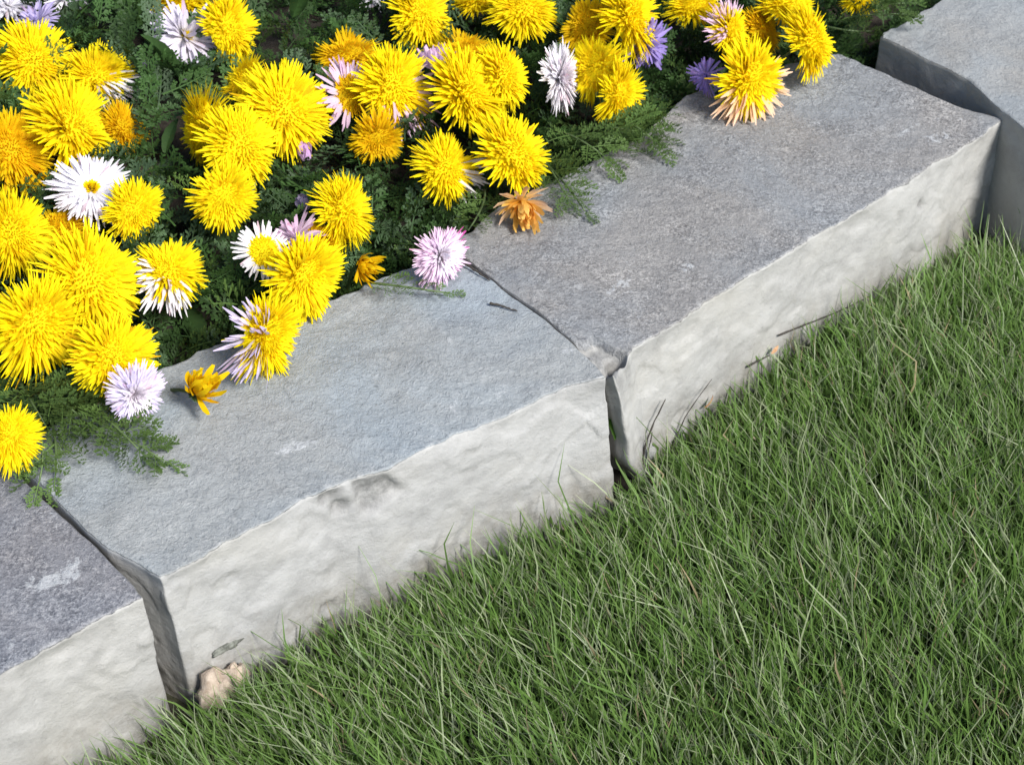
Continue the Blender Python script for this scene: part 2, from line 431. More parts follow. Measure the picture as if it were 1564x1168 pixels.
kerb_stone(front=[(1602, 232), (1770, 130), (1990, 30), (2150, -70)],
           back=[(1345, 54), (1440, 0), (1560, -62), (1800, -190)],
           left=[(1602, 232), (1562, 195), (1530, 168), (1478, 120), (1420, 92), (1345, 54)],
           right=[(2150, -70), (2000, -130), (1800, -190)],
           z=TOPZ+0.008, bottom=BOT, mat=M['stone_far'], label='smooth light grey kerb stone in the top right corner', seed=21,
           scuffs=[(1470, 60, 0.006, 0.004, 0, 0.5)])

# back edge of the kerb on the ground, for keeping roots behind it
BK = np.array([at(x, y, TOPZ)[:2] for x, y in [(-560, 1010), (-120, 770), (18, 695), (250, 560), (450, 482), (690, 372), (880, 258), (1045, 150), (1282, 84), (1345, 54), (1560, -62), (1800, -190)]])
FRT = np.array([at(x, y, TOPZ)[:2] for x, y in [(-330, 1195), (0, 1028), (218, 913), (245, 880), (575, 722), (925, 577), (975, 523), (1240, 362), (1535, 181), (1700, 85), (1990, -80), (2150, -170)]])
def side_coord(p, C):
    """distance of ground points in front (+, lawn side) of a kerb line C"""
    p = np.atleast_2d(p)
    t = p @ ALONG; d = p @ OUT
    ct = C @ ALONG; cd = C @ OUT
    o = np.argsort(ct)
    return d - np.interp(t, ct[o], cd[o])

# bed soil: a sheet behind the kerb, rising a little away from it
def bed_f(u, v):
    tt = u; ct = BK @ ALONG; cd = BK @ OUT; o = np.argsort(ct)
    d = float(np.interp(tt, ct[o], cd[o])) - v + 0.012
    p = ALONG*tt + OUT*d
    h = 0.088 + min(0.045, v*0.16) + 0.010*fb(Vector((p[0]*22, p[1]*22, 1)), 4)
    return (p[0], p[1], h)
tc = BK @ ALONG
V, F = grid_mesh(np.linspace(tc.min()-0.1, tc.max()+0.1, 150), np.concatenate([np.linspace(0, 0.75, 75), [1.0, 1.5]]), bed_f)
F = [tuple(reversed(f)) for f in F]
tag(mesh_obj('flower_bed_soil', V, F, M['soil']), kind='structure')
def bed_z(p):
    v = max(0.0, -float(side_coord(p, BK)[0]))
    return 0.088 + min(0.045, v*0.16)

# ------------------------------------------------------------------ lawn
def make_grass():
    N = 265000
    xs = RNG.uniform(-0.75, 0.85, N); ys = RNG.uniform(-0.62, 0.62, N)
    P = np.stack([xs, ys], 1)
    d = side_coord(P, FRT)
    tuft = np.array([mnoise.noise(Vector((x*26, y*26, 3.0))) for x, y in P])
    wob = np.array([mnoise.noise(Vector((x*17, y*17, 9.0))) for x, y in P])
    # inside the frame and a margin around it
    rel = np.stack([P[:, 0], P[:, 1], np.full(N, 0.03)], 1)-CAMP
    dz = rel @ FWD; px = 782+FPX*(rel @ RGT)/dz; py = 584-FPX*(rel @ UPV)/dz
    inside = (px > -60) & (px < 1640) & (py < 1290)
    keep = (d > 0.010+0.006*wob) & ((d > 0.05) | (RNG.random(N) < 0.35+d*14)) & (inside | (RNG.random(N) < 0.35))
    P, d, tuft, wob, px, py = P[keep], d[keep], tuft[keep], wob[keep], px[keep], py[keep]
    n = len(P)
    kind = RNG.random(n)
    pale = kind < 0.20; dead = kind > 0.982  # pale blades carry sun highlights in their colour; dead ones are straw
    pb = at(335, 1075, 0.0)
    near = np.clip(d/0.050, 0.60, 1)*np.clip(np.hypot(P[:, 0]-pb[0], P[:, 1]-pb[1])/0.03, 0.55, 1)*np.where(RNG.random(n) < 0.08, 1.55, 1.0)
    L = (0.033 + 0.024*RNG.random(n) + 0.009*tuft)*near
    L[pale] *= 1.12
    W = 0.00042 + 0.00068*RNG.random(n); W[pale] *= 0.75
    side = np.clip((px-300)/1200, 0, 1)
    leanx = -0.27+0.23*side + 0.13*RNG.normal(size=n) + 0.16*wob
    leany = 0.05 + 0.16*RNG.normal(size=n) + 0.12*tuft
    bx = 0.20*RNG.normal(size=n)-0.05; by = 0.20*RNG.normal(size=n)
    lay = RNG.random(n) < 0.03                       # blades lying across the others
    leanx[lay] += RNG.normal(size=lay.sum())*0.9; leany[lay] += RNG.normal(size=lay.sum())*0.7
    kx = 0.10*RNG.normal(size=n)
    az = RNG.uniform(0, math.pi, n)*0.55 + RNG.normal(size=n)*0.3 - 0.45
    LH = lawn_h(P[:, 0], P[:, 1])
    R = 5
    t = np.linspace(0, 1, R)
    prof = np.array([0.8, 1.0, 0.9, 0.62, 0.08])
    V = np.zeros((n, R, 2, 3)); C = np.zeros((n, R, 2, 3))
    for r in range(R):
        tt = t[r]
        cx = P[:, 0] + L*(leanx*tt + bx*tt*tt + kx*np.sin(tt*7+az*5)*tt)
        cy = P[:, 1] + L*(leany*tt + by*tt*tt)
        cz = -0.002 + LH + L*tt*(1-0.22*tt*np.minimum(1.5, np.abs(bx)+np.abs(by)+0.3*lay))
        w = W*prof[r]
        V[:, r, 0] = np.stack([cx-w*np.cos(az), cy-w*np.sin(az), cz], 1)
        V[:, r, 1] = np.stack([cx+w*np.cos(az), cy+w*np.sin(az), cz+w*0.25], 1)
    g = RNG.random(n)[:, None]; big = (0.5+0.5*wob)[:, None]
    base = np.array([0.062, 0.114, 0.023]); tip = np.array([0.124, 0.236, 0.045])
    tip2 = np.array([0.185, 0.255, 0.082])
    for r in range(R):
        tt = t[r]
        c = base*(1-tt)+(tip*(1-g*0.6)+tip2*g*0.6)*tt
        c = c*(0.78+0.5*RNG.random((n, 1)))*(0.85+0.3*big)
        c[pale] = np.array([0.30, 0.345, 0.20])*(0.7+0.6*g[pale])*(0.7+0.4*tt)
        c[dead] = np.array([0.36, 0.29, 0.17])*(0.7+0.5*g[dead])
        C[:, r, 0] = c; C[:, r, 1] = c
    idx = (np.arange(n)*R*2)[:, None]
    q = []
    for r in range(R-1):
        q.append(np.concatenate([idx+2*r, idx+2*r+1, idx+2*r+3, idx+2*r+2], 1))
    F = np.concatenate(q)
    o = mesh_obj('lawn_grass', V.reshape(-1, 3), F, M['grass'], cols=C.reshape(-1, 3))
    tag(o, 'dense green lawn with pale sun-highlight blades and a few dry ones in front of the kerb', 'grass', kind='stuff')
make_grass()

# ------------------------------------------------------------------ feathery leaves
def feather_leaf(seed, pairs=7, lobes=3):
    """unit leaf along +X, in the XY plane: rachis, opposite pinnae, narrow lobes"""
    r = random.Random(seed); V = []; F = []; sh = []
    def lobe(p, d, nrm, ln, w, s):
        b = len(V); e = (-d[1], d[0])
        pts = [(p[0]-e[0]*w*0.4, p[1]-e[1]*w*0.4, p[2]), (p[0]+e[0]*w*0.4, p[1]+e[1]*w*0.4, p[2]),
               (p[0]+d[0]*ln*0.6+e[0]*w, p[1]+d[1]*ln*0.6+e[1]*w, p[2]+nrm*ln*0.6), (p[0]+d[0]*ln*0.6-e[0]*w, p[1]+d[1]*ln*0.6-e[1]*w, p[2]+nrm*ln*0.6),
               (p[0]+d[0]*ln, p[1]+d[1]*ln, p[2]+nrm*ln*0.9)]
        V.extend(pts); F.append((b, b+1, b+2, b+3)); F.append((b+3, b+2, b+4)); sh.extend([s*0.85, s*0.85, s, s, s*1.15])
    zc = lambda x: 0.10*math.sin(x*2.2)-0.16*x*x
    N = 8
    for i in range(N):
        x0, x1 = i/N, (i+1)/N; b = len(V); w0 = 0.017*(1-0.6*x0); w1 = 0.017*(1-0.6*x1)
        V.extend([(x0, -w0, zc(x0)), (x0, w0, zc(x0)), (x1, w1, zc(x1)), (x1, -w1, zc(x1))]); F.append((b, b+1, b+2, b+3)); sh.extend([1.25]*4)
    for i in range(pairs):
        x = 0.16+0.80*i/(pairs-1)
        ln = 0.30*math.sin(math.pi*(0.18+0.74*(i/(pairs-1))))+0.04
        for s in (-1, 1):
            a = math.radians(52-18*i/pairs+r.uniform(-9, 9))*s; d = (math.cos(a), math.sin(a)); l2 = ln*r.uniform(0.8, 1.15)
            up = r.uniform(0.05, 0.45); b = 0
            lobe((x, 0, zc(x)), d, up, l2, 0.020, 1.0)
            for q in range(lobes):
                f = 0.3+0.55*q/max(1, lobes-1); pp = (x+d[0]*l2*f, d[1]*l2*f, zc(x)+up*l2*f)
                for s2 in (-1, 1):
                    a2 = a+s2*math.radians(42+r.uniform(-10, 10)); lobe(pp, (math.cos(a2), math.sin(a2)), up+r.uniform(-.2, .4), l2*(0.46-0.22*f)*r.uniform(.8, 1.2), 0.024, 0.95+0.2*f)
    return np.array(V), F, np.array(sh)
LEAVES = [feather_leaf(s, 7 if s % 2 else 6) for s in range(5)]
def broad_leaf():
    V = []; F = []; sh = []
    N = 8
    for i in range(N+1):
        x = i/N; w = 0.17*math.sin(math.pi*min(1, 0.08+x*0.92))**0.8*(1+0.12*(i % 2)); z = 0.1*math.sin(x*2.4)-0.2*x*x
        V += [(x, -w, z+0.05), (x, 0, z), (x, w, z+0.05)]; sh += [1, 1.3, 1]
    for i in range(N):
        b = 3*i; F += [(b, b+1, b+4, b+3), (b+1, b+2, b+5, b+4)]
    return np.array(V), F, np.array(sh)
BROAD = broad_leaf()
def place_leaf(acc, leaf, p, direction, length, roll, col):
    d = np.asarray(direction, float); d /= np.linalg.norm(d)
    s = np.cross([0, 0, 1.0], d)
    if np.linalg.norm(s) < 1e-3: s = np.array([1.0, 0, 0])
    s /= np.linalg.norm(s); u = np.cross(d, s)
    s2 = s*math.cos(roll)+u*math.sin(roll); u2 = np.cross(d, s2)
    V, F, sh = leaf
    W = np.asarray(p) + length*(V[:, :1]*d + V[:, 1:2]*s2 + V[:, 2:]*u2)
    acc[0].append(W); acc[1].extend([tuple(i+acc[3] for i in f) for f in F]); acc[2].append(np.outer(sh, col)); acc[3] += len(V)
def leaf_col():
    k = random.random()
    c = np.array([0.040, 0.086, 0.022])*(0.55+0.95*random.random())
    if k < 0.25: c = np.array([0.064, 0.110, 0.052])*(0.7+0.7*random.random())     # paler bluish leaves
    elif k < 0.35: c = np.array([0.070, 0.122, 0.030])*(0.8+0.5*random.random())
    return c
def bed_foliage():
    acc = [[], [], [], 0]
    t0, t1 = tc.min(), tc.max()
    n = 0
    while n < 4400:
        t = random.uniform(t0+0.15, t1-0.02); v = random.uniform(0.008, 0.62) if n > 500 else random.uniform(0.0, 0.035)
        ct = BK @ ALONG; cd = BK @ OUT; o = np.argsort(ct)
        p = ALONG*t + OUT*(float(np.interp(t, ct[o], cd[o]))-v)
        zt = 0.088+min(0.045, v*0.16)
        rel = np.array([p[0], p[1], zt+0.02])-CAMP; dz = rel @ FWD
        px, py = 782+FPX*rel[0]/dz, 584-FPX*(rel @ UPV)/dz
        if px < -240 or px > 1600 or py < -280: continue
        n += 1
        mound = min(0.040, 0.006+v*0.40)
        z = zt + random.random()*mound
        a = random.uniform(0, 2*math.pi); el = random.uniform(-0.05, 1.0)
        if v < 0.05: el = random.uniform(0.1, 0.8)
        d = (math.cos(a)*math.cos(el)-0.15*OUT[0], math.sin(a)*math.cos(el)-0.15*OUT[1], math.sin(el))
        ln = random.uniform(0.028, 0.052) if v > 0.03 else random.uniform(0.018, 0.032)
        dn = np.array(d)/np.linalg.norm(d); hid = False
        for f in (0.3, 0.65, 1.0):
            rel = np.array([p[0], p[1], z])+dn*ln*f-CAMP; dd = rel @ FWD
            fx = 782+FPX*rel[0]/dd; fy = 584-FPX*(rel @ UPV)/dd
            if np.any((((HEADS[:, 0]-fx)**2+(HEADS[:, 1]-fy)**2) < (HEADS[:, 2]*0.8)**2) & (dd < HEADS[:, 3])): hid = True
        if hid: continue           # the heads stand above their leaves
        if random.random() < 0.05: place_leaf(acc, BROAD, (p[0], p[1], z), d, ln*0.95, random.gauss(0, 0.6), leaf_col()*0.8)
        else: place_leaf(acc, random.choice(LEAVES), (p[0], p[1], z), d, ln, random.gauss(0, 0.7), leaf_col())
    o = mesh_obj('feathery_foliage', np.concatenate(acc[0]), acc[1], M['foliage'], cols=np.concatenate(acc[2]), smooth=False)
    tag(o, 'dark green feathery foliage filling the flower bed', 'foliage', kind='stuff')

# ------------------------------------------------------------------ tubes (stems, twigs)
def tube(path, radii, sides=7):
    P = np.asarray(path, float); n = len(P); V = []; F = []
    for i in range(n):
        t = P[min(n-1, i+1)]-P[max(0, i-1)]; t /= np.linalg.norm(t)+1e-9
        a = np.cross(t, [0.31, 0.2, 0.93]); a /= np.linalg.norm(a)+1e-9; b = np.cross(t, a)
        for k in range(sides):
            w = 2*math.pi*k/sides; V.append(P[i]+radii[i]*(a*math.cos(w)+b*math.sin(w)))
    for i in range(n-1):
        for k in range(sides):
            k2 = (k+1) % sides; F.append((i*sides+k, i*sides+k2, (i+1)*sides+k2, (i+1)*sides+k))
    F.append(tuple(range(sides-1, -1, -1))); F.append(tuple((n-1)*sides+k for k in range(sides)))
    return V, F
def bez(p0, p1, p2, n=9):
    t = np.linspace(0, 1, n)[:, None]
    return (1-t)**2*np.asarray(p0) + 2*t*(1-t)*np.asarray(p1) + t*t*np.asarray(p2)

# ------------------------------------------------------------------ flowers
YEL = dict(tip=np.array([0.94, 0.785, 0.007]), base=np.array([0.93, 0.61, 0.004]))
ORA_SHADE = dict(tip=np.array([0.88, 0.62, 0.006]), base=np.array([0.82, 0.44, 0.004]))  # orange heads, and yellow ones with shade put into their colour
WHT = dict(tip=np.array([0.89, 0.86, 0.92]), base=np.array([0.90, 0.88, 0.90]))
LIL = dict(tip=np.array([0.62, 0.53, 0.84]), base=np.array([0.80, 0.74, 0.88]))
PNK = dict(tip=np.array([0.78, 0.55, 0.74]), base=np.array([0.88, 0.78, 0.84]))
MAG = dict(tip=np.array([0.86, 0.64, 0.82]), base=np.array([0.90, 0.86, 0.90]))
PEA = dict(tip=np.array([0.86, 0.62, 0.46]), base=np.array([0.88, 0.52, 0.10]))
class Florets:
    def __init__(s, seed=0):
        s.V = []; s.F = []; s.C = []; s.seed = seed; s.amp = 0.0
    def add(s, ang, r0, z0, ln, e0, e1, w, pal, rnd, blunt=0.25, side=0.0):
        if s.amp:                           # every head grows unevenly round its rim
            q = Vector((math.cos(ang)*1.1, math.sin(ang)*1.1, s.seed*5.3))
            ln *= 1+s.amp*1.1*mnoise.noise(q); k_ = s.amp*1.2*mnoise.noise(q+Vector((0, 0, 31.7))); e1 += k_; e0 += k_*0.5
            side += s.amp*0.9*mnoise.noise(q*2+Vector((9, 0, 0)))
            if rnd.random() < 0.05: pal = dict(tip=pal['tip']*np.array([.75, .55, .6]), base=pal['base'])
        ca, sa = math.cos(ang), math.sin(ang); b = len(s.V); x, z = r0, z0; y = 0.0
        rows = [(0.0, 0.55), (0.38, 0.95), (0.75, 1.0), (1.0, blunt)]
        tw = rnd.uniform(-0.5, 0.5); jit = rnd.uniform(0.86, 1.1)
        for i, (t, wf) in enumerate(rows):
            if i:
                e = e0+(e1-e0)*(t+rows[i-1][0])/2; dt = (t-rows[i-1][0])*ln
                x += math.cos(e)*dt; z += math.sin(e)*dt; y += side*dt
            for sg in (-1, 1):
                yy = y+sg*w*wf*math.cos(tw*t); zz = z+sg*w*wf*math.sin(tw*t)+w*0.35*(1-t)
                s.V.append((x*ca-yy*sa, x*sa+yy*ca, zz))
                c = pal['base']*(1-t)+pal['tip']*t; s.C.append(c*jit)
            if i: s.F.append((b+2*i-2, b+2*i-1, b+2*i+1, b+2*i))
R_ = math.radians
def ring(fl, n, r0, z0, ln, e0, e1, w, pal, rnd, sector=None, jl=0.14, je=8, blunt=0.25, skip=0.0):
    for k in range(n):
        a = 2*math.pi*(k+rnd.uniform(-0.45, 0.45))/n
        if sector is not None:
            c, h = sector; dd = (a-c+math.pi) % (2*math.pi)-math.pi
            if abs(dd) > h: continue
        if rnd.random() < skip: continue
        fl.add(a, r0, z0, ln*rnd.uniform(1-jl, 1+jl), R_(e0+rnd.gauss(0, je)), R_(e1+rnd.gauss(0, je*1.3)), w*rnd.uniform(0.8, 1.2), pal, rnd, blunt, rnd.gauss(0, 0.10))

def flower(px, py, a, b, phi, z, kind, label, seed, pal=None, white=None, wpal=None, roll=0.0):
    """head seen at (px,py), half sizes a >= b in photograph pixels, facing image direction phi"""
    rnd = random.Random(seed*17+3)
    c = at(px, py, z)
    R = (1.17 if kind == 'pom' else 1.06)*a*depth(c)/FPX
    tilt = math.acos(max(0.12, min(0.97, b/a)))*(1.18 if kind == 'pom' else 0.95)
    ph = R_(phi)
    n = -FWD*math.cos(tilt) + (RGT*math.cos(ph)+UPV*math.sin(ph))*math.sin(tilt)
    n /= np.linalg.norm(n)
    e1 = RGT - n*np.dot(RGT, n); e1 /= np.linalg.norm(e1); e2 = np.cross(n, e1)   # local x ~ image right, y ~ image up
    outer = Florets(seed); inner = Florets(seed); inner.amp = rnd.uniform(.2, .5); outer.amp = rnd.uniform(.15, .35); pal = pal or YEL; dome = None
    hgt = 0.30
    if kind == 'pom':                       # dense many-rowed yellow head
        w = 0.027*rnd.uniform(.85, 1.3); cf = rnd.uniform(.95, 1.35); dr_ = rnd.uniform(-9, 9)
        secpal = [wpal or WHT, white] if white else None
        rows = [(62, .16, -.02, .80, 4, -18), (66, .18, .00, .77, 10, -8), (66, .20, .03, .71, 18, 0), (66, .22, .06, .64, 28, 8), (60, .26, .09, .58, 38, 14), (60, .30, .13, .46, 48, 22)]
        for i, (n_, r0, z0, ln, ea, eb) in enumerate(rows):
            ring(inner, int(n_*cf), r0, z0, ln, ea+dr_*.5, eb+dr_, w, pal, rnd, jl=.18, je=10)
        dome = (rnd.uniform(.60, .72), rnd.uniform(.26, .38), 520)
        if secpal:
            for (n_, r0, z0, ln, ea, eb) in [(54, .14, -.03, 1.06, 2, -18), (50, .14, .02, 1.03, 10, -4), (48, .14, .06, .98, 20, 6), (40, .16, .10, .88, 30, 14)]:
                ring(outer, n_, r0, z0, ln, ea, eb, w*1.35, wpal or WHT, rnd, sector=secpal[1])
    elif kind == 'eye':                     # broad yellow centre, one fringe of white rays
        ring(inner, 44, .30, .04, .26, 20, 5, 0.036, pal, rnd); dome = (0.50, 0.24, 220)
        for (n_, r0, z0, ln, ea, eb) in [(40, .2, .02, .80, 6, -10), (36, .2, .04, .76, 14, 0)]:
            ring(outer, n_, r0, z0, ln, ea, eb, 0.050, wpal or WHT, rnd, sector=white, skip=0.08, blunt=0.4)
    elif kind == 'daisy':                   # many narrow white rays, small yellow disc
        for (n_, r0, z0, ln, ea, eb) in [(66, .10, .0, .92, 4, -10), (66, .10, .02, .91, 9, -2), (64, .10, .04, .87, 16, 4), (56, .10, .06, .76, 25, 10), (44, .10, .08, .60, 36, 18)]:
            ring(outer, n_, r0, z0, ln, ea, eb, 0.045, wpal or WHT, rnd, skip=0.06, je=6)
        if white == 'brush':
            for (n_, r0, z0, ln, ea, eb) in [(44, .10, .10, .55, 44, 30), (40, .08, .12, .46, 58, 44), (30, .05, .12, .42, 72, 62), (16, .02, .12, .40, 84, 80)]:
                ring(outer, n_, r0, z0, ln, ea, eb, 0.045, dict(tip=np.array([.92, .86, .92]), base=np.array([.90, .84, .90])), rnd)
            if wpal is MAG: ring(outer, 60, .10, -.02, .98, 0, -8, .045, dict(tip=np.array([.58, .07, .36]), base=np.array([.85, .55, .75])), rnd, sector=sec(5, 55))
        else:
          for (n_, r0, z0, ln, ea, eb) in [(26, .08, .10, .17, 40, 40), (22, .08, .12, .15, 60, 60), (18, .05, .13, .15, 75, 80), (8, .01, .14, .15, 85, 85)]:
              ring(inner, n_, r0, z0, ln, ea, eb, 0.030, YEL, rnd)
    elif kind == 'cup':                     # half open, rays standing up like a brush
        for (n_, r0, z0, ln, ea, eb) in [(30, .12, .0, 1.0, 38, 48), (28, .10, .0, 1.05, 52, 62), (20, .08, .02, 1.0, 66, 74), (10, .04, .02, .95, 80, 84)]:
            ring(outer, n_, r0, z0, ln, ea, eb, 0.075, wpal or PNK, rnd, je=6, blunt=0.45)
    elif kind == 'ragged':                  # loose twisted rays
        for (n_, r0, z0, ln, ea, eb) in [(44, .10, .0, .95, 10, -16), (40, .10, .04, .90, 24, 8), (30, .08, .06, .75, 40, 30), (16, .04, .08, .55, 66, 66)]:
            ring(outer, n_, r0, z0, ln, ea, eb, 0.062, wpal or LIL, rnd, je=11, jl=.22, skip=0.06, blunt=0.5)
        if pal is not None and white == 'gold':
            ring(inner, 20, .06, .08, .22, 50, 55, .03, YEL, rnd); ring(inner, 10, .02, .1, .2, 80, 80, .03, YEL, rnd)
    elif kind == 'wilt':                    # folded, drooping petals of a spent head
        for (n_, r0, z0, ln, ea, eb) in [(20, .12, .0, .95, 35, 70), (20, .12, .02, .95, 50, 92), (18, .10, .02, .9, 62, 104), (14, .06, .04, .8, 78, 98)]:
            ring(inner, n_, r0, z0, ln, ea, eb, 0.10, pal, rnd, je=12, jl=.25, blunt=0.5)
        if white: ring(outer, 26, .1, -.02, .95, -10, 45, .07, wpal or PEA, rnd, sector=white, je=12)
    elif kind == 'bud':
        for (n_, r0, z0, ln, ea, eb) in [(14, .28, .0, 1.0, 70, 105), (12, .20, .02, 1.0, 78, 104), (8, .10, .02, 1.0, 84, 95)]:
            ring(outer, n_, r0, z0, ln, ea, eb, 0.20, wpal or PNK, rnd, je=5, blunt=0.5)
    dm = Florets()
    if dome:                                # cushion of short florets standing on a domed disc
        dr, dh, dn = dome; nr, na = 7, 26
        cpal = pal['tip']
        for j in range(nr+1):
            th = (math.pi/2)*j/nr
            for q in range(na):
                a_ = 2*math.pi*q/na; dm.V.append((dr*math.sin(th)*math.cos(a_), dr*math.sin(th)*math.sin(a_), 0.03+dh*math.cos(th)*(1+rnd.uniform(-.03, .03)))); dm.C.append(cpal)
        for j in range(nr):
            for q in range(na):
                q2 = (q+1) % na; dm.F.append((j*na+q, (j+1)*na+q, (j+1)*na+q2, j*na+q2))
        for q in range(dn):
            rr = math.sqrt((q+.5)/dn); a_ = q*2.39996+rnd.uniform(-.1, .1); th = math.asin(rr)*0.98
            inner.add(a_, dr*math.sin(th), 0.02+dh*math.cos(th), rnd.uniform(.08, .15), R_(80-60*rr+rnd.gauss(0, 12)), R_(74-62*rr+rnd.gauss(0, 14)), .021, pal, rnd, .35, rnd.gauss(0, .2))
    # green cup of bracts under the head
    br = Florets()
    for (n_, ln, ea, eb) in [(16, .30, 20, 35), (14, .26, 5, 25), (12, .22, -10, 10)]:
        ring(br, n_, .06, -.10, ln, ea, eb, .04, dict(tip=np.array([.07, .12, .04]), base=np.array([.05, .09, .03])), rnd)
    shift = 0.10 if kind != 'cup' else 0.45
    org = c - n*R*shift
    def world_pts(fl): return [org + R*(e1*x+e2*y+n*q) for x, y, q in fl.V]
    # root behind the kerb, on the soil
    sb = org - n*R*0.10
    root = sb[:2] + np.array([-n[0], -n[1]])*0.02 + np.array([rnd.uniform(-.012, .012), rnd.uniform(-.012, .012)])
    sc = float(side_coord(root, BK)[0])
    if sc > -0.012: root = root - OUT*(sc+0.012+rnd.uniform(0, .01))
    rz = bed_z(root)-0.006
    th = empty('flower', (root[0], root[1], rz))
    tag(th, label, 'flower', 'flowers of the bed')
    if dm.V: mesh_obj('disc', world_pts(dm), dm.F, M['petal'], th, cols=np.array(dm.C))
    if inner.V:
        pt = mesh_obj('yellow_petals', world_pts(inner), inner.F, M['petal'], th, cols=np.array(inner.C)); pt['kind'] = 'stuff'
    if outer.V:
        pt = mesh_obj('outer_petals', world_pts(outer), outer.F, M['petal'], th, cols=np.array(outer.C)); pt['kind'] = 'stuff'
    cx = mesh_obj('calyx', world_pts(br), br.F, M['stem'], th, cols=np.array(br.C))
    mid = (sb+np.array([root[0], root[1], rz]))/2 - n*R*0.4; mid[2] = max(mid[2], min(sb[2], TOPZ+0.004) if sc > -0.03 else rz)
    Vt, Ft = tube(bez((root[0], root[1], rz), mid, sb), np.linspace(0.0016, 0.0012, 9))
    mesh_obj('stem', Vt, Ft, M['stem'], th, cols=np.tile([.06, .10, .035], (len(Vt), 1)))
    return th

